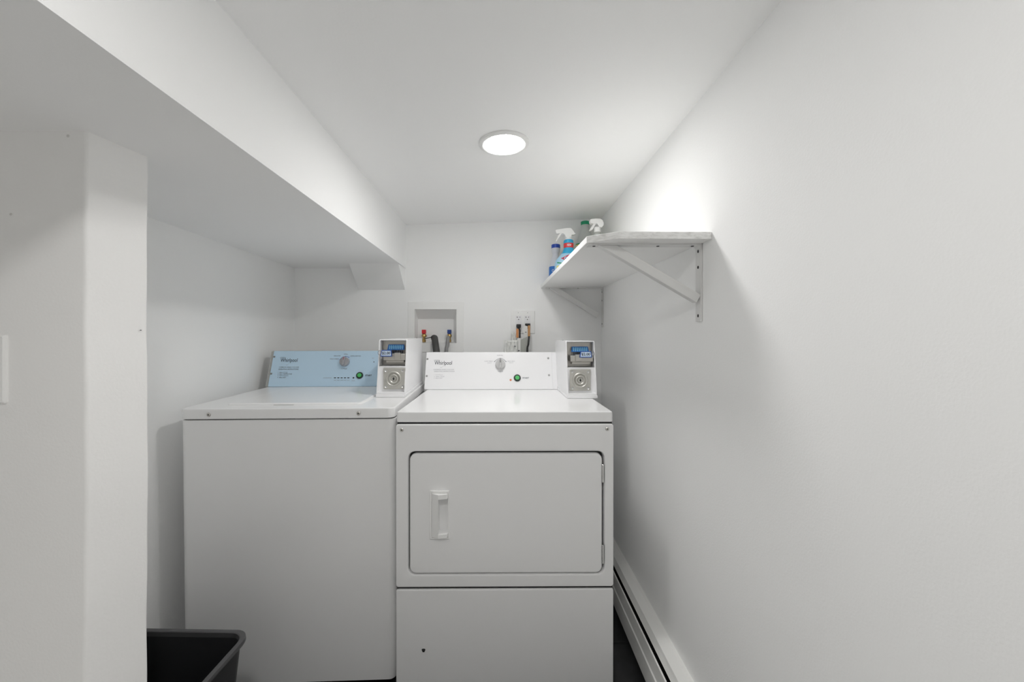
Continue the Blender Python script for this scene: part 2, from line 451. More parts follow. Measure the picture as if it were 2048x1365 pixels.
u0, v0 = wuv(748, 724.5); bm = bmesh.new(); disc(bm, wmp, u0, v0, .0022, .002, .0028, 12); link('dial_dot', bm, M['dark'], wp)
for px, py in ((548.5, 714), (542.5, 748)):
    u0, v0 = wuv(px, py); bm = bmesh.new(); disc(bm, wmp, u0, v0, .0045, .002, .0045, 14, .0038); link('screw', bm, M['screw'], wp)

# ---- coin box (part of each machine)
def coinbox(root, Fr, T, pxl, pxr, pyb, pyt, back_y, mirror, tagpx):
    """front foot line at pixel row pyb on the machine top"""
    p0 = Fr.top(pxl, pyb, T); p1 = Fr.top(pxr, pyb, T); yf = (p0.y+p1.y)/2
    x0, x1 = p0.x, p1.x; ztop = Fr.front((pxl+pxr)/2, pyt, yf+.04).z
    H = ztop-T; Wd = x1-x0; base = T+.0005
    lean = .045; zk = T+H*.53           # ledge between slide recess and lock plate
    yl = yf+.010                        # lower face
    # side profile of the steel housing, split in shell pieces
    def front_y(z): return yf+.006+max(0, (z-T-.02)/H)*lean
    bm = bmesh.new(); th = .0035; bk = back_y
    def side(xa, xb):
        P = [(yf+.004, base+.018), (front_y(zk), zk), (front_y(ztop-.006), ztop-.006), (front_y(ztop)+.006, ztop), (bk-.02, ztop+.001), (bk, ztop-.012), (bk, base+.018)]
        loft(bm, [[(xa, y, z) for y, z in P], [(xb, y, z) for y, z in P]])
    side(x0, x0+th); side(x1-th, x1)
    # top, back
    box(bm, x0+th, x1-th, front_y(ztop)+.002, bk-.012, ztop-.004, ztop, bev=.001, seg=1)
    box(bm, x0+th, x1-th, bk-.006, bk, base+.018, ztop-.004)
    # foot flange
    box(bm, x0-.002, x1+.002, yf, bk+.001, base, base+.012, bev=.002, seg=2)
    box(bm, x0, x1, yf+.003, bk, base+.012, base+.019, bev=.001, seg=1)
    # lower recess back, ledge
    yp = yf+.026
    box(bm, x0+th, x1-th, yp, yp+.01, base+.019, zk-.002)
    box(bm, x0+th, x1-th, front_y(zk), yp+.07, zk-.004, zk, bev=.001, seg=1)
    # upper recess back wall
    yu = front_y(zk)+.060
    box(bm, x0+th, x1-th, yu, yu+.006, zk, ztop-.004)
    hs = link('coin_box', bm, M['console'], root, smooth=True)
    hs['label'] = 'white steel coin meter with lock plate'
    # bright liner of the slide recess
    bm = bmesh.new(); box(bm, x0+th+.001, x1-th-.001, yu-.002, yu, zk+.001, ztop-.006)
    link('recess_liner', bm, M['steel'], hs)
    # coin slide: metal block with chute
    cx = (x0+x1)/2+(.004 if mirror else .006); hw = Wd*.40
    zs = zk+.022; hgt = .026
    bm = bmesh.new()
    box(bm, cx-hw, cx+hw, front_y(zs)+.004, yu-.002, zs, zs+hgt, bev=.004)
    box(bm, cx-hw*.8, cx+hw*.8, front_y(zs)+.018, yu-.002, zs-.010, zs, bev=.002)
    s = -1 if mirror else 1
    box(bm, cx+s*hw*.30-.012, cx+s*hw*.30+.012, front_y(zs)-.002, front_y(zs)+.02, zs+.002, zs+hgt+.003, bev=.003)
    link('coin_slide', bm, M['steel'], hs, smooth=True)
    # blue coin card behind with eight coin slots
    zc = zs+hgt+.012; yc = yu-.020; cw = Wd*.30
    def card(a, b, w=0): return (cx+a, yc-w+(b)*.35, zc+b)
    bm = bmesh.new(); P = [(-cw*1.05, 0), (cw*1.05, 0), (cw*.95, .021), (-cw*.95, .021)]
    loft(bm, [[card(a, b, w) for a, b in P] for w in (0, .002)]); cd = link('coin_card', bm, M['blue'], hs)
    bm = bmesh.new()
    for k in range(8):
        uu = (k-3.5)*cw*1.78/8; a2, b2 = cw*.080, .0085
        loft(bm, [[card(uu+a2*math.cos(2*PI*i/12), .0108+b2*math.sin(2*PI*i/12), w) for i in range(12)] for w in (.002, .0026)])
    link('coin_picture', bm, M['coin'], cd) if False else link('coin_picture', bm, M['coin'], hs)
    bm = bmesh.new()
    for k in range(8):
        uu = (k-3.5)*cw*1.78/8
        box(bm, cx+uu-.0013, cx+uu+.0013, yc-.012, yc, zc-.0125, zc-.001)
    link('coin_slot', bm, M['dark'], hs)
    # price tag
    t0 = Fr.front(tagpx[0], tagpx[2], yf); ty = front_y(zs)-.006
    ta = Fr.front(tagpx[0], tagpx[3], ty); tb = Fr.front(tagpx[1], tagpx[2], ty)
    ux, uz = (tb.x-ta.x), (tb.z-ta.z)
    def tg(a, b, w=0): return (ta.x+a*ux, ty-w+b*.004, ta.z+b*uz)
    P = [(0, 0), (1, 0), (.93, 1), (.09, 1)]
    bm = bmesh.new(); loft(bm, [[tg(a, b, w) for a, b in P] for w in (0, .003)]); pt = link('price_tag', bm, M['tagb'], hs)
    P = [(.07, .13), (.93, .13), (.87, .87), (.15, .87)]
    bm = bmesh.new(); loft(bm, [[tg(a, b, w) for a, b in P] for w in (.003, .0034)]); link('price_card', bm, M['tag'], hs)
    text('price_lettering', '$2.00', lambda u, v, w: tg(u, v, .0034+w), .5, .5, M['dark'], hs, width=.70, height=.50, bold=.018)
    # tag hanger wire
    e = -1 if not mirror else 1
    ex = 0 if not mirror else 1
    a0 = Vector(tg(ex, .8, .0)); 
    bm = bmesh.new(); tube(bm, [a0, a0+Vector((e*.007, 0, .002)), a0+Vector((e*.010, 0, -.006)), a0+Vector((e*.007, 0, -.013)), a0+Vector((e*.001, 0, -.013))], .0007, 6, 4)
    link('tag_wire', bm, M['dark'], hs, smooth=True)
    # lock plate with four screws and the round lock
    pl0, pl1 = x0+Wd*(.20 if not mirror else .10), x1-Wd*(.02 if not mirror else .18)
    pz0, pz1 = base+.027, zk-.006
    pc = ((pl0+pl1)/2-(.002 if not mirror else -.0), (pz0+pz1)/2)
    bm = bmesh.new(); P = lambda i: rr(pl0+i, pl1-i, pz0+i, pz1-i, .003)
    loft(bm, [[(a, y, b) for a, b in P(i)] for i, y in ((0, yp), (0, yp-.004), (.001, yp-.005))])
    pl = link('lock_plate', bm, M['plate'], hs, smooth=True)
    bm = bmesh.new(); r0 = (pz1-pz0)*.36
    lathe(bm, [(-.004, r0), (-.009, r0*.97), (-.011, r0*.88), (-.007, r0*.74), (-.006, r0*.66), (-.011, r0*.60), (-.012, r0*.50), (-.008, r0*.40), (-.007, r0*.34), (-.009, r0*.30), (-.009, .0005)], (pc[0], yp, pc[1]), 'y', n=40)
    link('lock_rings', bm, M['plate'], hs, smooth=True)
    bm = bmesh.new(); lathe(bm, [(-.009, .0035), (-.0098, .0035)], (pc[0], yp, pc[1]-.0005), 'y', n=12); box(bm, pc[0]-.0012, pc[0]+.0012, yp-.0098, yp-.009, pc[1]-.006, pc[1]+.006)
    link('keyhole', bm, M['hole'], hs)
    for sx in (pl0+.010, pl1-.010):
        for sz in (pz0+.010, pz1-.010):
            bm = bmesh.new(); lathe(bm, [(-.004, .0055), (-.007, .0052), (-.008, .0035), (-.0065, .002)], (sx, yp, sz), 'y', n=14)
            link('screw', bm, M['chrome'], hs, smooth=True)
    for dx in (.25, .4):
        bm = bmesh.new(); lathe(bm, [(0, .0022), (.0016, .0018)], ((x0+.02+dx*.03 if mirror else x1-.03+dx*.03)-(.0), bk-.03, ztop), 'z', n=10)
        link('screw', bm, M['screw'], hs)
    return hs
coinbox(washer, WF, WT, 752.5, 809.5, 795.5, 679.5, .60, False, (761, 784, 700.5, 713.5))

# ---- dryer
dryer = tag(empty('dryer', DF.loc, DF.rot), 'white coin-operated dryer with a square front door, between the washer and the right wall', 'dryer')
db, dtp = cabinet(dryer, DW, DT, .64, .008, .006, .046)
def dz(py): return DF.front(1000, py, 0).z
def dx(px): return DF.front(px, 1000, 0).x
z_up = dz(848.5); z_m1 = dz(1172.8); z_m0 = dz(1177)
a0, a1, b1, b0 = dx(817.5), dx(1207.5), dz(903), dz(1147.5)
N = 7
def fl(x0, x1, z0, z1, r, y): return [(a, y, b) for a, b in rr(x0, x1, z0, z1, r, N)]
bm = bmesh.new()
loft(bm, [fl(0, DW, z_m1, z_up, .008, .047), fl(0, DW, z_m1, z_up, .008, -.002), fl(.001, DW-.001, z_m1+.001, z_up-.001, .008, -.0045),
          fl(.004, DW-.004, z_m1+.004, z_up-.004, .008, -.006),
          fl(a0-.006, a1+.006, b0-.006, b1+.006, .026, -.006), fl(a0-.002, a1+.002, b0-.002, b1+.002, .023, -.004),
          fl(a0, a1, b0, b1, .021, .001), fl(a0, a1, b0, b1, .021, .030)], False, False)
fp = link('front_panel', bm, M['enamel'], dryer, smooth=True)
ph = (dx(878), dx(896.3), dz(1063.5), dz(994))
bm = bmesh.new(); q0, q1, r1, r0 = dx(820), dx(1203.5), dz(907), dz(1145.2)
loft(bm, [fl(q0, q1, r0, r1, .020, .012), fl(q0, q1, r0, r1, .020, -.001), fl(q0+.0015, q1-.0015, r0+.0015, r1-.0015, .019, -.0045), fl(q0+.005, q1-.005, r0+.005, r1-.005, .017, -.0060), fl(*ph, .001, -.006), fl(*[a+b for a, b in zip(ph, (.002, -.001, .003, -.003))], .004, .032), fl(*[a+b for a, b in zip(ph, (.006, -.003, .008, -.008))], .004, .0345)])
door = link('door', bm, M['enamel'], dryer, smooth=True)
# dark strip painting in the shade between the front panels
link('panel_gap_shade', mbox(.003, DW-.003, .0, .034, z_m0-.0035, z_m1+.0035), M['dark_fill'], dryer)
link('door_gap_shade', mbox(.004, DW-.004, .034, .045, z_m1-.02, DT-.04), mat('grey_gap_shade', (.16, .16, .155), .6), dryer)  # grey backing stands in for shade in the groove round the door
bm = bmesh.new()
loft(bm, [fl(0, DW, .035, z_m0, .008, .047), fl(0, DW, .035, z_m0, .008, -.001), fl(.0012, DW-.0012, .037, z_m0-.0012, .008, -.0042), fl(.005, DW-.005, .04, z_m0-.005, .008, -.006)])
lp = link('lower_panel', bm, M['enamel'], dryer, smooth=True)
for px, py in ((803.5, 860.5), (1214.5, 858.5)):
    c = DF.front(px, py, -.006); screw(fp, (c.x, -.0055, c.z), .0055, 'steel')
c = DF.front(847, 1302, -.0062)
bm = bmesh.new()
loft(bm, [[(c.x+.0055*s*math.cos(t)*(1+.25*math.sin(3*t)), -.0058-w, c.z+.0075*s*math.sin(t)*(1+.2*math.cos(2*t))) for t in [2*PI*i/16 for i in range(16)]] for s, w in ((1, 0), (.8, .0012), (.4, .0018))])
o = link('hole_plug', bm, M['hole'], lp, smooth=True); o['label'] = 'small dark mark low on the panel'
# hinges
for ya, yb in ((929.5, 965.5), (1090.5, 1128)):
    h0, h1 = DF.front(1203, yb, -.006), DF.front(1203, ya, -.006)
    xh = (dx(1203)+dx(1206.5))/2
    bm = bmesh.new(); lathe(bm, [(0, .0022), (.001, .0034), (h1.z-h0.z-.001, .0034), (h1.z-h0.z, .0022)], (xh, -.0055, h0.z), 'z', n=12)
    for k in (.33, .66):
        zc = h0.z+(h1.z-h0.z)*k; lathe(bm, [(0, .0037), (.0012, .0037)], (xh, -.0055, zc), 'z', n=12)
    link('hinge', bm, M['chrome'], door, smooth=True)
# handle
hx0, hx1 = dx(860.5), dx(899.5); hz1, hz0 = dz(979.5), dz(1076)
def hp(px): return dx(px)
yd = -.006
bm = bmesh.new()
loft(bm, [fl(hx0, hx1, hz0, hz1, .002, yd+.0005), fl(hx0, hx1, hz0, hz1, .002, yd-.0032), fl(hx0+.001, hx1-.001, hz0+.001, hz1-.001, .002, yd-.004),
          fl(hp(863.5), hp(897.5), dz(1072.5), dz(983), .0015, yd-.004), fl(hp(864.3), hp(897), dz(1071.7), dz(984), .0015, yd-.0015),
          fl(*ph, .001, yd-.0015), fl(*ph, .001, yd+.001)], False, False)
gx0, gx1, gx2 = hp(865), hp(878.5), hp(896.5); gz0, gz1 = dz(1070.5), dz(985); cz0, cz1 = dz(1063.5), dz(994)
def hx(P, x): return [(x, y, z) for y, z in P]
# grip: wedge that rises to the right edge, end blocks
prof = [(gx0, yd-.002), (gx0+.001, yd-.0065), (gx1-.0015, yd-.016), (gx1, yd-.0165), (gx1, yd-.001)]
loft(bm, [[(x, y, z) for x, y in prof] for z in (gz0, gz1)])
for za, zb in ((gz0, cz0), (cz1, gz1)):
    P = [(gx1, yd-.002), (gx1, yd-.018), (gx2-.003, yd-.012), (gx2, yd-.006), (gx2, yd-.002)]
    loft(bm, [[(x, y, z) for x, y in P] for z in (za, zb)])
h = link('handle', bm, M['plastic'], door); h['label'] = 'white moulded pull handle'
# console
x_l = DF.front(848.5, 778.5, .525).x; x_r = DF.front(1106, 776, .525).x
dp, dmp, dW, dL, dh = console(dryer, DF, DT, .525, x_l, x_r, 705, 980, .06, M['console'], x_l+.004, DW-.01, M['console'])
def duv(px, py): return facept(DF, dmp, px, py)
brandmark(dp, duv, dmp, 869, 904, 727.5, False)
ptext(dp, duv, dmp, 'COMMERCIAL DRYER CYCLE GUIDE', 867, 908, 739.7, M['print_lt'], 1.8)
ptext(dp, duv, dmp, 'OPERATING INSTRUCTIONS', 868, 909, 743.4, M['print_lt'], 2)
for k, s in enumerate(('1.  Insert Payment', '2.  Select CYCLE', '3.  Select START')):
    ptext(dp, duv, dmp, s, 868, (886, 888.5, 885)[k], 750.4+k*3.2, M['print_lt'], 1.8)
u, v = duv(1000.5, 730); r = duv(1010.5, 730)[0]-u
knob(dp, dmp, u, v, r, math.radians(-2), M['knob_lt'], M['dark'])
bm = bmesh.new(); arc(bm, dmp, u, v, r*1.24, r*1.30, math.radians(32), math.radians(148)); link('dial_arc', bm, M['print'], dp)
for a_ in (30, 90, 150):
    bm = bmesh.new(); disc(bm, dmp, u+r*1.33*math.cos(math.radians(a_)), v+r*1.33*math.sin(math.radians(a_)), .002, .002, .0027, 10)
    link('dial_dot', bm, M['print'], dp)
ptext(dp, duv, dmp, 'NORMAL', 994, 1006, 711.3, M['print_lt'], 1.8)
ptext(dp, duv, dmp, 'LOW HEAT', 969, 986, 723, M['print_lt'], 1.8)
ptext(dp, duv, dmp, 'DELICATE', 975, 983, 726.4, M['print_lt'], 1.4)
ptext(dp, duv, dmp, 'HIGH HEAT', 1015, 1030, 723, M['print_lt'], 1.8)
ptext(dp, duv, dmp, 'HEAVY', 1018, 1027, 726.2, M['print_lt'], 1.4)
ptext(dp, duv, dmp, 'CYCLE', 996, 1006, 743.2, M['print'], 2.2)
u, v = duv(1034.5, 756.5); rb = duv(1041.7, 756.5)[0]-u
startbutton(dp, dmp, u, v, rb)
ptext(dp, duv, dmp, 'START', 1045, 1058, 756.6, M['print'], 3.2, bold=.02)
u0, v0 = duv(1021.3, 760.4); bm = bmesh.new(); disc(bm, dmp, u0, v0, .0048, .002, .0035, 16, .004); o = link('indicator_lamp', bm, M['orange'], dp); o['label'] = 'tiny orange indicator lamp'
for px, py in ((855, 718.5), (853.5, 752.5), (1096.5, 717), (1098, 751)):
    u0, v0 = duv(px, py); bm = bmesh.new(); disc(bm, dmp, u0, v0, .0045, .002, .0045, 14, .0038); link('screw', bm, M['screw'], dp)
coinbox(dryer, DF, DT, 1135.5, 1194.5, 798, 682.5, .60, True, (1159, 1184, 703, 715.5))

# ------------------------------------------------------------------ shelf with its brackets
def sh_top(y): return EYE.z+.2673+(y-1)*.0155
shelf = empty('wall_shelf', (XR, 1.5, EYE.z+.26)); 
tag(shelf, 'white painted board shelf with a clipped corner, on two steel brackets on the right wall', 'shelf')
O = shelf.location.copy()
pl = [(XR-.0005, .999), (.292, .994), (.2207, 1.0456), (.204, YB-.004), (XR-.0005, YB-.004)]
bm = bmesh.new()
lo = [(x-O.x, y-O.y, sh_top(y)-.018-O.z) for x, y in pl]; hi = [(x-O.x, y-O.y, sh_top(y)-O.z) for x, y in pl]
loft(bm, [lo, hi]); bmesh.ops.bevel(bm, geom=bm.edges[:], offset=.001, segments=1, affect='EDGES')
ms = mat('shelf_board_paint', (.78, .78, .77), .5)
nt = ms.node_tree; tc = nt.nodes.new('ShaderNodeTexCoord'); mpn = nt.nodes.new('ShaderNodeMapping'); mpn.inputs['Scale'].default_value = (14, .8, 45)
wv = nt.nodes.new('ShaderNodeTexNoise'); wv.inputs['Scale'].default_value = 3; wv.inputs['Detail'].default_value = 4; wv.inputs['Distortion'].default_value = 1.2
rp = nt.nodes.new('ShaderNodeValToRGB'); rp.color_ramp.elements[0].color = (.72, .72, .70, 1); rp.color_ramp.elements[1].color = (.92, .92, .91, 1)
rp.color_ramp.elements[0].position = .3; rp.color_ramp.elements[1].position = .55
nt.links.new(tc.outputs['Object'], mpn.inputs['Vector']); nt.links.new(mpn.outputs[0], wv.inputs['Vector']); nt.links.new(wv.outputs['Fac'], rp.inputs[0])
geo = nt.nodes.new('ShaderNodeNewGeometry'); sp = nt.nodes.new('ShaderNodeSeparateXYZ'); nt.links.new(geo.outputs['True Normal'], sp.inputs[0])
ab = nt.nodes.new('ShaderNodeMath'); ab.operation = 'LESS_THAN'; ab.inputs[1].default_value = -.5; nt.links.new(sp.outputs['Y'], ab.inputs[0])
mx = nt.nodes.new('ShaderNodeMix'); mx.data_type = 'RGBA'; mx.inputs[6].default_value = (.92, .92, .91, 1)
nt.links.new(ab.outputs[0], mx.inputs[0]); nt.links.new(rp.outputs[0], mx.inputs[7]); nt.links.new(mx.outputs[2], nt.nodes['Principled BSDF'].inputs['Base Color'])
link('board', bm, ms, shelf)
def bracket(yn, w, pts):
    """yn near edge; steel strip of width w; pts: brace line (x,z) top and bottom"""
    zu = sh_top(yn)-.0182-O.z-(.0 if True else 0)
    e = Vector((0, 0, 0)); th = .004
    root = None
    bm = bmesh.new(); ya, yb = yn-O.y, yn+w-O.y
    x_left = .226; zb = EYE.z+pts['bottom']-O.z
    # bent strip: horizontal arm and wall arm in one piece
    R = .008
    path = [(x_left-O.x, zu)]
    out = [(x_left-O.x, zu-th), (-.0045-R, zu-th)]+[(-.0045-R+R*math.sin(t), zu-th-R+R*math.cos(t)) for t in (.5, 1.0, PI/2)]+[(-.0045, zb)]
    inn = [(x_left-O.x, zu), (-.0008-R*.5, zu)]+[(-.0008-R*.5+R*.5*math.sin(t), zu-R*.5+R*.5*math.cos(t)) for t in (.5, 1.0, PI/2)]+[(-.0008, zb)]
    P = out+inn[::-1]
    loft(bm, [[(x, y, z) for x, z in P] for y in (ya, yb)])
    root = link('bracket', bm, M['bracket'], shelf); root['label'] = pts['label']
    # brace: folded channel seen edge-on
    t0, t1 = Vector((pts['t'][0]-O.x, 0, EYE.z+pts['t'][1]-O.z)), Vector((pts['b'][0]-O.x, 0, EYE.z+pts['b'][1]-O.z))
    d = (t1-t0).normalized(); n = Vector((-d.z, 0, d.x)); hw = pts['hw']
    bm = bmesh.new()
    cut = [t0+n*hw, t0-n*hw, t1-n*hw, t1+n*hw]
    top = zu-th
    cut[0] = t0+n*hw; k = (top-cut[0].z)/d.z; cut[0] = cut[0]+d*k
    cut[1] = cut[1]+d*((top-cut[1].z)/d.z)
    loft(bm, [[(c.x, y, c.z) for c in cut] for y in (ya+.003, yb-.003)])
    bmesh.ops.bevel(bm, geom=bm.edges[:], offset=.0008, segments=1, affect='EDGES')
    link('brace', bm, M['bracket'], root)
    ym = (ya+yb)/2
    for z in pts['sw']:
        bm = bmesh.new(); lathe(bm, [(-.0045, .0038), (-.0055, .0034), (-.006, .002)], (0, ym, EYE.z+z-O.z), 'x', n=12, sx=.9, sy=1.15)
        link('screw', bm, M['hole'], root)
    for x in pts['sh']:
        bm = bmesh.new(); lathe(bm, [(-th, .0042), (-th-.0012, .0036)], (x-O.x, ym, zu), 'z', n=12)
        link('screw', bm, M['hole'], root)
Yn = 1.047
def bz(py, Y): return (677-py)*Y/F
def bx(px, Y): return (px-CX)*Y/F
bracket(Yn, .028, dict(bottom=bz(643, 1.05), t=(bx(1221, Yn), bz(493, Yn)), b=(bx(1399, Yn), bz(597.5, Yn)), hw=.0118,
        sw=[bz(503, 1.06), bz(535, 1.06), bz(632, 1.06)], sh=[bx(1188, 1.06), bx(1316, 1.06), bx(1385, 1.06)], label='white steel bracket under the near end'))
Yf = 2.07
bracket(Yf, .028, dict(bottom=bz(655, Yf), t=(bx(1116, Yf), bz(581, Yf)), b=(bx(1197, Yf), bz(632, Yf)), hw=.0125,
        sw=[bz(584, Yf), bz(601, Yf), bz(648, Yf)], sh=[bx(1100, Yf), bx(1157, Yf)], label='white steel bracket under the far end'))

# ------------------------------------------------------------------ bottles on the shelf
def ell(bm, prof, n=40, e=2.0, cap=True):
    loops = []
    for z, rx, ry in prof:
        L = []
        for i in range(n):
            t = 2*PI*i/n; c, s = math.cos(t), math.sin(t)
            L.append((rx*math.copysign(abs(c)**(2/e), c), ry*math.copysign(abs(s)**(2/e), s), z))
        loops.append(L)
    return loft(bm, loops, cap, cap)
def surf(prof, x, z, e=2.0):
    """front surface y (towards the camera) of an elliptic body at x, z"""
    for (z0, a0, b0), (z1, a1, b1) in zip(prof, prof[1:]):
        if z0 <= z <= z1:
            t = (z-z0)/(z1-z0) if z1 > z0 else 0; a = a0+(a1-a0)*t; b = b0+(b1-b0)*t
            return -b*max(0, 1-min(1, abs(x/a))**e)**(1/e)
    return 0
def patch(name, prof, poly, m, parent, e=2.0, off=.0006, n=14):
    """label piece bent onto the bottle: poly(s, t) gives x, z for s, t in 0..1"""
    bm = bmesh.new(); g = []
    for i in range(n+1):
        row = []
        for j in range(n+1):
            x, z = poly(i/n, j/n); row.append(bm.verts.new((x, surf(prof, x, z, e)-off, z)))
        g.append(row)
    for i in range(n):
        for j in range(n): bm.faces.new((g[i][j], g[i+1][j], g[i+1][j+1], g[i][j+1]))
    return link(name, bm, m, parent, smooth=True)
def ring(prof, z0, z1, name, m, parent, e=2.0, off=.0007):
    """sleeve around the body between two heights"""
    P = []
    def r_at(z):
        for (a, ra, rb), (b, sa, sb) in zip(prof, prof[1:]):
            if a <= z <= b:
                t = (z-a)/(b-a) if b > a else 0; return ra+(sa-ra)*t+off, rb+(sb-rb)*t+off
        return prof[-1][1]+off, prof[-1][2]+off
    for k in range(9):
        z = z0+(z1-z0)*k/8; P.append((z, *r_at(z)))
    bm = bmesh.new(); ell(bm, P, e=e, cap=False); return link(name, bm, m, parent, smooth=True)
def bottle_root(name, x, y, label, rz=0):
    t = empty(name, (x, y, sh_top(y)+.0003), (0, 0, rz)); return tag(t, label, 'bottle')

# bleach bottle, royal blue cap
Y = 2.045; s = F/Y; X = (1111.5-CX)/s; zb = sh_top(Y)-EYE.z
b = bottle_root('bleach_bottle', X, Y, 'small white bleach bottle with royal blue cap, leftmost on the shelf')
Hc = (677-490)/s-zb; H0 = (677-497)/s-zb
prof = [(0, .030, .030), (.004, .0345, .033), (H0*.42, .0345, .033), (H0*.62, .030, .029), (H0*.74, .020, .020), (H0*.80, .0165, .0165), (H0*.84, .0175, .0175), (H0*.93, .0215, .0215), (H0, .0215, .0215)]
bm = bmesh.new(); ell(bm, prof); link('body', bm, M['bleach'], b, smooth=True)
bm = bmesh.new(); lathe(bm, [(H0-.001, .0225), (Hc-.002, .0225), (Hc, .0208)], (0, 0, 0), n=32); link('cap', bm, M['capblue'], b, smooth=True)
za, zb2 = H0*.07, H0*.46
ring(prof, za, zb2, 'label_sleeve', M['blue'], b)
bsu = lambda u, v, w: (u, surf(prof, u, v)-.0014-w, v)
patch('label_band', prof, lambda a, c: (-.028+.056*a, za+.001+(.018*c)), M['whitel'], b, off=.0011)
patch('label_band', prof, lambda a, c: (-.028+.056*a, za+.019+(.010*c)), M['cyan'], b, off=.0011)
text('lettering', 'CLOROX', bsu, 0, H0*.33, M['whitel'], b, width=.046, height=.013, bold=.02)

from mathutils.geometry import tessellate_polygon
def sprayer(outline, parent, depth=.011, m='plastic', name='trigger_head'):
    """flat moulded piece with a rounded rim, from its side outline"""
    n = len(outline); c = Vector((sum(p[0] for p in outline)/n, sum(p[1] for p in outline)/n))
    tri = tessellate_polygon([[Vector((x, z, 0)) for x, z in outline]])
    area = sum(outline[k][0]*outline[(k+1) % n][1]-outline[(k+1) % n][0]*outline[k][1] for k in range(n)); sg = 1 if area > 0 else -1
    ins = []
    for k in range(n):
        a, b, d = Vector(outline[k-1]), Vector(outline[k]), Vector(outline[(k+1) % n])
        n1 = Vector((-(b-a).y, (b-a).x)).normalized()*sg; n2 = Vector((-(d-b).y, (d-b).x)).normalized()*sg
        q = (n1+n2).normalized() if (n1+n2).length > .2 else n1
        ins.append(b+q*.0010)
    bm = bmesh.new(); L = []
    for P, y in ((ins, -depth), (outline, -depth+.0016), (outline, depth-.0016), (ins, depth)):
        L.append([bm.verts.new((p[0], y, p[1])) for p in P])
    for A, B in zip(L, L[1:]):
        for k in range(n): bm.faces.new((A[k], A[(k+1) % n], B[(k+1) % n], B[k]))
    for t in tri:
        bm.faces.new([L[0][q] for q in t]); bm.faces.new([L[3][q] for q in t][::-1])
    return link(name, bm, M[m], parent)
# disinfecting spray bottle
Y = 1.94; s = F/Y; X = (1137-CX)/s; zb = sh_top(Y)-EYE.z
b = bottle_root('spray_bottle', X, Y, 'blue spray bottle with red neck band and white trigger head pointing left')
def loc(cx, cy, X=None, s=None): pass
def cr(cx, cy):   # a point of the 1268 px wide study crop -> bottle x, z
    px, py = 1085+cx/9.75, 430+cy/9.75
    return ((px-1137)/(F/1.94), (677-py)/(F/1.94)-zb)
zcol1 = cr(0, 490)[1]; zred1 = cr(0, 565)[1]; zred0 = cr(0, 655)[1]
prof = [(0, .064, .027), (.004, .067, .030), (.075, .068, .031), (cr(0, 1000)[1], .067, .030), (cr(0, 900)[1], .063, .029), (cr(0, 800)[1], .043, .027), (cr(0, 740)[1], .030, .024), (zred0, .022, .022), (zred1, .0225, .0225)]
prof.sort()
bm = bmesh.new(); ell(bm, prof, e=2.3); link('body', bm, M['paleb'], b, smooth=True)
ring(prof, cr(0, 770)[1], zred0, 'shoulder_sleeve', M['cyan'], b, e=2.3)
ring(prof, zred0, zred1-.0005, 'neck_band', M['redl'], b, e=2.3, off=.0012)
text('lettering', 'NEW', lambda u, v, w: (u, surf(prof, u, v, 2.3)-.0018-w, v), 0, (zred0+zred1)/2, M['whitel'], b, width=.020, height=.011, bold=.02)
bm = bmesh.new(); lathe(bm, [(zred1-.001, .0225), (zred1+.004, .0245), (zcol1-.004, .0230), (zcol1, .0175)], (0, 0, 0), n=32)
link('collar', bm, M['cyan'], b, smooth=True)
bm = bmesh.new(); lathe(bm, [(zcol1-.001, .015), (cr(0, 440)[1], .015)], (0, 0, 0), n=24); link('neck', bm, M['plastic'], b, smooth=True)
ol = [cr(*p) for p in ((248, 318), (262, 298), (470, 268), (540, 262), (575, 285), (600, 330), (640, 385), (610, 400), (565, 402), (560, 445), (445, 445), (432, 400), (405, 378), (340, 372), (290, 380), (265, 375), (255, 345))]
sprayer(ol, b)
sprayer([cr(*p) for p in ((335, 365), (380, 370), (350, 405), (315, 455), (285, 505), (268, 525), (258, 518), (285, 450), (310, 405))], b, .007, name='trigger')
# printed front: yellow base, red and blue lozenge with the word
patch('label_yellow', prof, lambda a, c: (-.060+.118*a, .012+.062*c+.012*(a-.5)), M['yellow'], b, e=2.3)
zc = cr(0, 870)[1]
def loz(hw, hh, dx=0, dz=0): return lambda a, c: (dx+hw*(2*a-1), zc+dz+hh*(2*c-1)*max(.02, 1-abs(2*a-1)**1.5))
lx = -.013
patch('label_lozenge', prof, loz(.046, .0185, .006), M['redl'], b, e=2.3, off=.0010)
patch('label_lozenge', prof, loz(.043, .0160, .006), M['maroon'], b, e=2.3, off=.0015)
patch('label_lozenge', prof, loz(.036, .0105, .008), M['tagb'], b, e=2.3, off=.0019)
text('lettering', 'CLOROX', lambda u, v, w: (u, surf(prof, u, v, 2.3)-.0024-w, v), .010, zc-.0005, M['whitel'], b, width=.070, height=.0145, bold=.03)
patch('label_stripe', prof, lambda a, c: (-.058+.10*a, .078+.006*c-.020*(a-.1)), M['capgreen'], b, e=2.3, off=.0011)

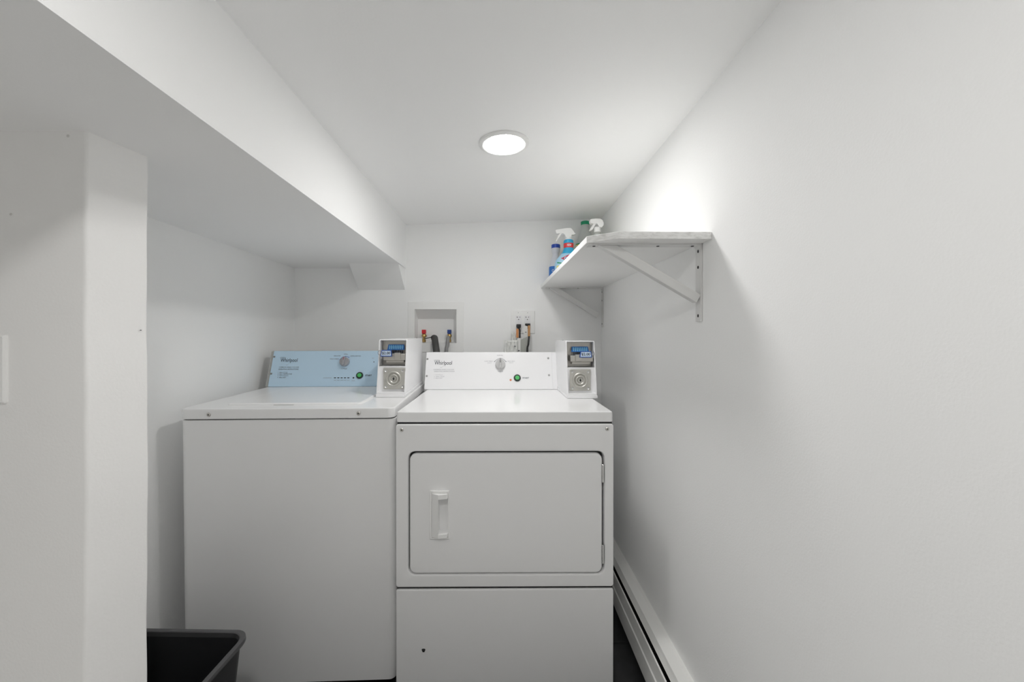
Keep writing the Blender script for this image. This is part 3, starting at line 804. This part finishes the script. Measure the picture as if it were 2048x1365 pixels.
# milky jug, green cap
Y = 2.055; s = F/Y; X = (1170.3-CX)/s; zb = sh_top(Y)-EYE.z
b = bottle_root('plastic_bottle', X, Y, 'tall milky bottle with green cap and yellow label, behind the two spray bottles')
Hc = (677-444)/s-zb; H0 = (677-450.5)/s-zb
prof = [(0, .050, .034), (.004, .055, .037), (H0*.45, .056, .038), (H0*.62, .052, .036), (H0*.80, .036, .028), (H0*.93, .0225, .0215), (H0, .0205, .0205)]
bm = bmesh.new(); ell(bm, prof); link('body', bm, M['milky'], b, smooth=True)
bm = bmesh.new(); lathe(bm, [(H0-.001, .0215), (Hc-.002, .0225), (Hc, .021)], (0, 0, 0), n=32); link('cap', bm, M['capgreen'], b, smooth=True)
yt = (677-489)/s-zb
ring(prof, .02, yt-.004, 'label_sleeve', M['yellow'], b)
ring(prof, yt-.006, yt, 'label_edge', M['capgreen'], b, off=.001)

# second trigger spray
Y = 1.85; s = F/Y; X = (1194.5-CX)/s; zb = sh_top(Y)-EYE.z
b = bottle_root('spray_bottle', X, Y, 'clear spray bottle with plain white trigger head, nearest the right wall')
def cq(cx, cy):
    px, py = 1085+cx/9.75, 430+cy/9.75
    return ((px-1194.5)/(F/1.85), (677-py)/(F/1.85)-zb)
zk0, zk1 = cq(0, 345)[1], cq(0, 250)[1]; zr = cq(0, 385)[1]
prof = [(0, .030, .030), (.004, .034, .034), (zr*.60, .034, .034), (zr*.80, .026, .026), (zr*.93, .0165, .0165), (zr, .0155, .0155)]
bm = bmesh.new(); ell(bm, prof); link('body', bm, M['milky'], b, smooth=True)
bm = bmesh.new(); lathe(bm, [(zr-.001, .0155), (zr, .016), (zk0, .016)], (0, 0, 0), n=28); link('neck_ring', bm, M['greybag'], b, smooth=True)
bm = bmesh.new(); lathe(bm, [(zk0, .0150), (zk1, .0140)], (0, 0, 0), n=28); link('collar', bm, M['plastic'], b, smooth=True)
ol = [cq(*p) for p in ((915, 125), (935, 95), (1020, 85), (1110, 85), (1160, 110), (1185, 170), (1180, 215), (1150, 252), (1095, 252), (1078, 215), (1050, 182), (990, 186), (930, 178), (918, 150))]
sprayer(ol, b)
sprayer([cq(*p) for p in ((985, 178), (1045, 180), (1020, 220), (975, 290), (930, 318), (905, 308), (945, 250), (975, 200))], b, .007, name='trigger')

# ------------------------------------------------------------------ washer outlet box in the back wall
ob = tag(empty('outlet_box', (at(870, 650, YB).x, YB, at(870, 650, YB).z)), 'white recessed laundry supply box in the back wall', 'outlet box')
Q = ob.location.copy()
def bq(px, py, Y=YB): p = at(px, py, Y)-Q; return p
f0, f1 = bq(816, 705), bq(928, 603.5)
a0_, a1_ = bq(829.5, 687), bq(913, 619)
def L2(x0, x1, z0, z1, y, r=.002): return [(a, y, b_) for a, b_ in rr(x0, x1, z0, z1, r, 2)]
bk = .085; YBk = YB+bk
c0, c1 = bq(835, 684, YBk), bq(907.7, 638.4, YBk)
bm = bmesh.new()
loft(bm, [L2(f0.x, f1.x, f0.z, f1.z, .0), L2(f0.x, f1.x, f0.z, f1.z, -.002), L2(f0.x+.002, f1.x-.002, f0.z+.002, f1.z-.002, -.004),
          L2(a0_.x, a1_.x, a0_.z, a1_.z, -.004), L2(a0_.x+.001, a1_.x-.001, a0_.z+.001, a1_.z-.001, .006),
          L2(c0.x, c1.x, c0.z-.001, c1.z, bk-.002)], False, True)
link('box_shell', bm, M['plastic'], ob)
def valve(px, m, label):
    vx = bq(px, 664, YB+.035)
    v = tag(empty('shutoff_valve', Vector((vx.x, .035, 0))+Vector((Q.x, YB, Q.z))), label, 'valve')
    z = lambda py: bq(px, py, YB+.035).z
    bm = bmesh.new(); box(bm, -.0105, .0105, -.010, .010, z(668), z(660), bev=.0015); link('valve_handle', bm, M[m], v)
    bm = bmesh.new(); lathe(bm, [(z(684.8)-.0, .010), (z(680), .010), (z(679), .0075), (z(675), .0075), (z(673), .013), (z(669), .011), (z(668), .006)], (0, 0, 0), n=20)
    tube(bm, [(0, .0, z(674)), (0, .024, z(673)), (0, .048, z(672))], .007, 10, 3)
    link('valve_body', bm, M['brass'], v, smooth=True)
    return v, z
valve(848, 'red', 'brass shutoff valve with square red handle')
valve(898.8, 'navy', 'brass shutoff valve with square blue handle')
# hoses
def P3(px, py, Y): return at(px, py, Y)
def hose(name, pts, r, m, label, cat, rib=0, sub=10):
    bm = bmesh.new(); o0 = Vector(pts[0]); tube(bm, [Vector(p)-o0 for p in pts], r, 14, sub, rib)
    o = link(name, bm, M[m], None, smooth=True); o.location = o0; return tag(o, label, cat)
hose('drain_hose', [P3(868, 676.3, 2.15), P3(869, 676.8, 2.135), P3(869.5, 678, 2.12), P3(871, 690, 2.085), P3(874, 715, 2.06), P3(878, 780, 2.03), P3(879, 900, 2.03)], .0175, 'hose', 'thick dark grey drain hose bending out of the supply box', 'hose')
hose('supply_hose', [P3(896.5, 675, 2.135), P3(896, 678, 2.105), P3(895, 690, 2.09), P3(893, 706, 2.08), P3(899, 760, 2.07), P3(905, 860, 2.07)], .0095, 'hose2', 'thin light grey water hose below the blue valve', 'hose')
hose('cable_tie', [P3(849, 678, 2.13), P3(856, 676.5, 2.12), P3(861, 675.2, 2.12), P3(867, 673.6, 2.12)], .0022, 'blackc', 'short black tie sticking out beside the red valve', 'tie')

# ------------------------------------------------------------------ wall socket, plugs, cords, packets
so = tag(empty('wall_outlet', (at(1045, 645, YB).x, YB, at(1045, 645, YB).z)), 'white double-gang power socket plate on the back wall with two cords plugged in', 'socket')
Q2 = so.location.copy()
def sq(px, py, Y=YB): return at(px, py, Y)-Q2
s0, s1 = sq(1021.3, 667.8), sq(1069.8, 621.8)
bm = bmesh.new(); loft(bm, [L2(s0.x, s1.x, s0.z, s1.z, 0, .003), L2(s0.x, s1.x, s0.z, s1.z, -.003, .003), L2(s0.x+.003, s1.x-.003, s0.z+.003, s1.z-.003, -.006, .003)])
link('cover_plate', bm, M['plastic'], so)
for xa, xb in ((1031, 1043.2), (1048.3, 1060.8)):
    r0_, r1_ = sq(xa, 663), sq(xb, 631.8)
    bm = bmesh.new(); loft(bm, [L2(r0_.x, r1_.x, r0_.z, r1_.z, -.004, .001), L2(r0_.x, r1_.x, r0_.z, r1_.z, -.008, .001)])
    rc = link('receptacle', bm, M['console'], so)
    xm = (xa+xb)/2
    bm = bmesh.new()
    for px, py, w, h_ in ((xm-3, 635, .0014, .006), (xm+2.6, 635, .0012, .005)):
        c = sq(px, py); box(bm, c.x-w, c.x+w, -.0085, -.0078, c.z-h_/2, c.z+h_/2)
    c = sq(xm, 639.7); lathe(bm, [(-.0085, .0024), (-.0078, .0024)], (c.x, 0, c.z), 'y', n=12)
    c = sq(xm-1.8, 635); box(bm, c.x-.003, c.x+.001, -.0085, -.0078, c.z-.001, c.z+.0005)
    link('socket_slots', bm, M['hole'], rc) if False else link('socket_slots', bm, M['hole'], so)
for px, py in ((1036.5, 626), (1055, 626)):
    c = sq(px, py); bm = bmesh.new(); lathe(bm, [(-.006, .0022), (-.0068, .0018)], (c.x, 0, c.z), 'y', n=10); link('screw', bm, M['knob_lt'], so)
def cord(name, plug, pts, r, label, tagm, tg_):
    """plug head + cord + coloured tag folded round it"""
    c = at(plug[0], plug[1], YB-.022)
    t = tag(empty(name, c), label, 'power cord')
    bm = bmesh.new(); w, h_ = plug[2]*YB/F/2, plug[3]*YB/F/2
    box(bm, -w, w, -.014, .0125, -h_, h_, bev=.003)
    box(bm, -w*.55, w*.55, -.010, .004, -h_-.012, -h_+.002, bev=.002)
    link('plug', bm, M['hose'] if False else M['blackc'], t, smooth=True)
    bm = bmesh.new(); tube(bm, [Vector(p)-c for p in pts], r, 10, 8); link('cable', bm, M['blackc'], t, smooth=True)
    p = [at(a, b_, tg_[4])-c for a, b_ in ((tg_[0], tg_[3]), (tg_[1], tg_[2]))]
    bm = bmesh.new(); box(bm, p[0].x, p[1].x, -.004+tg_[4]-c.y, .000+tg_[4]-c.y, p[0].z, p[1].z, bev=.0008, seg=1)
    o = link('warning_tag', bm, M[tagm], t)
    return t, c
t, c = cord('power_cord', (1037.3, 652.5, 9, 7), [at(1038, 655, 2.085), at(1039.5, 663, 2.080), at(1039.3, 676, 2.075), at(1038, 705, 2.06), at(1037, 800, 2.05)], .0042,
     'black power cord with an orange tag, in the left socket', 'tagor', (1032.3, 1037.3, 658, 676, 2.068))
t, c = cord('power_cord', (1055.3, 650.5, 10, 6), [at(1057, 652, 2.080), at(1058.3, 660, 2.066), at(1058, 674, 2.035), at(1056.5, 690, 2.018), at(1054.3, 706, 2.010), at(1052, 800, 2.0)], .0048,
     'black power cord with a brown tag, in the right socket', 'tagbr', (1055.6, 1060.2, 651.5, 673, 2.030))
# paper slips and packets hanging behind the dryer
def slab(name, corners, Y, th, m, label, cat, yaw=0):
    pts = [at(px, py, Y) for px, py in corners]; c = sum(pts, Vector())/len(pts)
    bm = bmesh.new(); loft(bm, [[(p.x-c.x, d+(p.x-c.x)*yaw, p.z-c.z) for p in pts] for d in (0, th)])
    o = link(name, bm, M[m]); o.location = c; return tag(o, label, cat)
o = slab('wiring_leaflet', ((1048, 651), (1055, 653), (1055.3, 675), (1049.5, 676), (1046, 662)), 2.062, .0015, 'paper', 'small white paper slip hanging at the right cord', 'paper slip')
bm = bmesh.new(); c = at(1051.5, 665, 2.0617)-o.location
box(bm, c.x-.004, c.x+.004, c.y-.0008, c.y+.0004, c.z-.0012, c.z+.0016); link('print_mark', bm, M['dark'], o)
slab('cord_packet', ((1041.3, 680), (1055, 673.5), (1058.5, 720), (1040.5, 720)), 2.032, .012, 'greybag', 'flat grey packet standing behind the dryer console', 'packet', .1)
o = slab('paper_strip', ((1034.7, 677), (1041, 676.5), (1041, 720), (1035.7, 720)), 2.024, .001, 'paper', 'narrow white paper strip below the orange tag', 'paper strip')
bm = bmesh.new(); c = at(1037.8, 702, 2.024)-o.location; lathe(bm, [(-.0006, .0035), (0.0002, .0035)], (c.x, c.y, c.z), 'y', n=10); link('print_mark', bm, M['dark'], o)
def crumple(name, x0, x1, y0, y1, Y, m, label, cat, amp, seed):
    random.seed(seed); n = 14; c = at((x0+x1)/2, (y0+y1)/2, Y); bm = bmesh.new()
    g1 = []; g2 = []
    for j in range(n+1):
        r1_, r2_ = [], []
        for i in range(n+1):
            p = at(x0+(x1-x0)*i/n, y0+(y1-y0)*j/n+(random.random()-.5)*(1.2 if j == 0 else 0), Y)-c
            d = amp*(random.random()-.5)+amp*.6*math.sin(i*1.7+j*.3)
            e = 1 if 0 < i < n and 0 < j < n else .2
            r1_.append(bm.verts.new((p.x, -.006*e+d*e, p.z))); r2_.append(bm.verts.new((p.x, .006*e+d*e*.4+.001, p.z)))
        g1.append(r1_); g2.append(r2_)
    for j in range(n):
        for i in range(n):
            bm.faces.new((g1[j][i], g1[j][i+1], g1[j+1][i+1], g1[j+1][i])); bm.faces.new((g2[j][i], g2[j+1][i], g2[j+1][i+1], g2[j][i+1]))
    for a_, b_ in ((0, 0), (n, n)):
        for i in range(n):
            bm.faces.new((g1[a_][i], g2[a_][i], g2[a_][i+1], g1[a_][i+1])); bm.faces.new((g1[i][a_], g1[i+1][a_], g2[i+1][a_], g2[i][a_]))
    o = link(name, bm, M[m], None, smooth=True); o.location = c; return tag(o, label, cat)
b1_ = crumple('plastic_bag', 1007.5, 1036, 681, 722, 2.015, 'bag', 'crumpled clear bag poking up behind the dryer console', 'plastic bag', .007, 5)
bm = bmesh.new(); c = at(1030, 693.5, 2.0)-b1_.location; lathe(bm, [(-.0006, .003), (.004, .003)], (c.x, c.y, c.z), 'y', n=10); link('print_mark', bm, M['dark'], b1_)
crumple('plastic_pouch', 1021.5, 1034, 665.5, 684, 2.09, 'bag', 'small clear pouch leaning on the socket plate', 'pouch', .0035, 8)

# ------------------------------------------------------------------ switch plate on the pier
sw = tag(empty('switch_plate', (-.93, .715, at(0, 738, .715).z)), 'grey-white wall plate at the left edge of the picture, on the pier', 'switch plate')
e0 = at(10.5, 807, .715); e1 = at(10.5, 670, .715); zc_ = sw.location.z
xr_ = at(10.8, 738, .711).x+.93
bm = bmesh.new(); loft(bm, [L2(xr_-.115, xr_, e0.z-zc_, e1.z-zc_, 0, .003), L2(xr_-.115, xr_, e0.z-zc_, e1.z-zc_, -.003, .003), L2(xr_-.112, xr_-.003, e0.z-zc_+.003, e1.z-zc_-.003, -.006, .003)])
link('cover_plate', bm, M['pier'], sw)
for k in (-1, 1):
    cx_ = xr_-.0575+k*.023
    bm = mbox(cx_-.005, cx_+.005, -.016, -.005, -.012, .012, bev=.002); link('switch_lever', bm, M['plastic'], sw)
    for z in (-.03, .03):
        bm = bmesh.new(); lathe(bm, [(-.006, .003), (-.0075, .0025)], (cx_, 0, z), 'y', n=10); link('screw', bm, M['knob_lt'], sw)

# ------------------------------------------------------------------ baseboard heater along the right wall
ht = tag(empty('baseboard_heater', (XR, 1.1, 0)), 'long white baseboard heater with a dark slot, low on the right wall', 'heater')
def ex(bm, P, ya=-.95, yb=1.0):
    loft(bm, [[(x, y, z) for x, z in P] for y in (ya, yb)])
def hz(H): return EYE.z-H
def strip(pts, th):
    """thin bent sheet through (x, z) points"""
    out = []
    V = [Vector((a, b)) for a, b in pts]
    for i, p in enumerate(V):
        d = (V[min(i+1, len(V)-1)]-V[max(i-1, 0)]).normalized(); out.append(p+Vector((-d.y, d.x))*th)
    return [tuple(p) for p in V]+[tuple(p) for p in out[::-1]]
k = -XR
bm = bmesh.new(); ex(bm, strip([(-.0005, hz(1.10)), (-.0005, hz(.944)), (.513+k, hz(.9445)), (.487+k, hz(.952)), (.4855+k, hz(.956))], -.0012))
link('top_cover', bm, M['heater'], ht)
bm = bmesh.new(); ex(bm, [(-.012, hz(.985)), (-.010, hz(.985)), (-.010, hz(1.09)), (-.012, hz(1.09))]); link('back_plate', bm, M['dark_fill'], ht)
bm = bmesh.new(); ex(bm, strip([(.4865+k, hz(.9585)), (.4775+k, hz(.976))], .0014)); link('damper', bm, M['heater'], ht)
bm = bmesh.new(); ex(bm, strip([(.4695+k, hz(.982)), (.4655+k, hz(.984)), (.4635+k, hz(1.033)), (.4600+k, hz(1.036)), (.4575+k, hz(1.098)), (.463+k, hz(1.102)), (.470+k, hz(1.102))], .0014))
link('front_cover', bm, M['heater'], ht)
bm = bmesh.new()
for i in range(150):
    y = -.94+i*.013; box(bm, .475+k, .512+k, y, y+.0008, hz(1.07), hz(1.0))
lathe(bm, [(-.95, .010), (1.0, .010)], (.493+k, 0, hz(1.035)), 'y', n=12)
o = link('heating_fins', bm, M['hole'], ht); o['kind'] = 'stuff'
bm = bmesh.new()
for y in (-.5, .1, .7): box(bm, .470+k, .522+k, y, y+.003, .001, hz(1.06))
link('support_feet', bm, M['dark_fill'], ht)

# ------------------------------------------------------------------ black bin in the corner
bn = tag(empty('waste_bin', (-.86, .945, 0), (0, 0, math.radians(-1.2))), 'open black plastic bin on the floor in front of the washer', 'bin')
ZR = .372
BW, BD = .40, .215
def bl(hw, hd, r, z): return [(a, b_, z) for a, b_ in rr(-hw, hw, -hd, hd, r, 8)]
w_, d_ = BW/2, BD/2
bm = bmesh.new()
loft(bm, [bl(w_-.045, d_-.030, .03, .001), bl(w_-.042, d_-.027, .03, .004), bl(w_-.011, d_-.009, .036, ZR-.03),
          bl(w_-.0085, d_-.0075, .036, ZR-.012), bl(w_-.012, d_-.010, .035, ZR-.013), bl(w_-.044, d_-.029, .028, .006)])
link('bin_body', bm, M['black'], bn, smooth=True)
bm = bmesh.new()
loft(bm, [bl(w_-.010, d_-.009, .036, ZR-.013), bl(w_-.001, d_-.001, .040, ZR-.013), bl(w_+.001, d_+.001, .041, ZR-.009), bl(w_, d_, .040, ZR-.001), bl(w_-.002, d_-.002, .039, ZR), bl(w_-.010, d_-.009, .036, ZR), bl(w_-.012, d_-.011, .035, ZR-.002), bl(w_-.0125, d_-.011, .035, ZR-.014)], False, False)
link('rim', bm, mat('bin_rim_plastic', (.075, .075, .078), .4), bn, smooth=True)
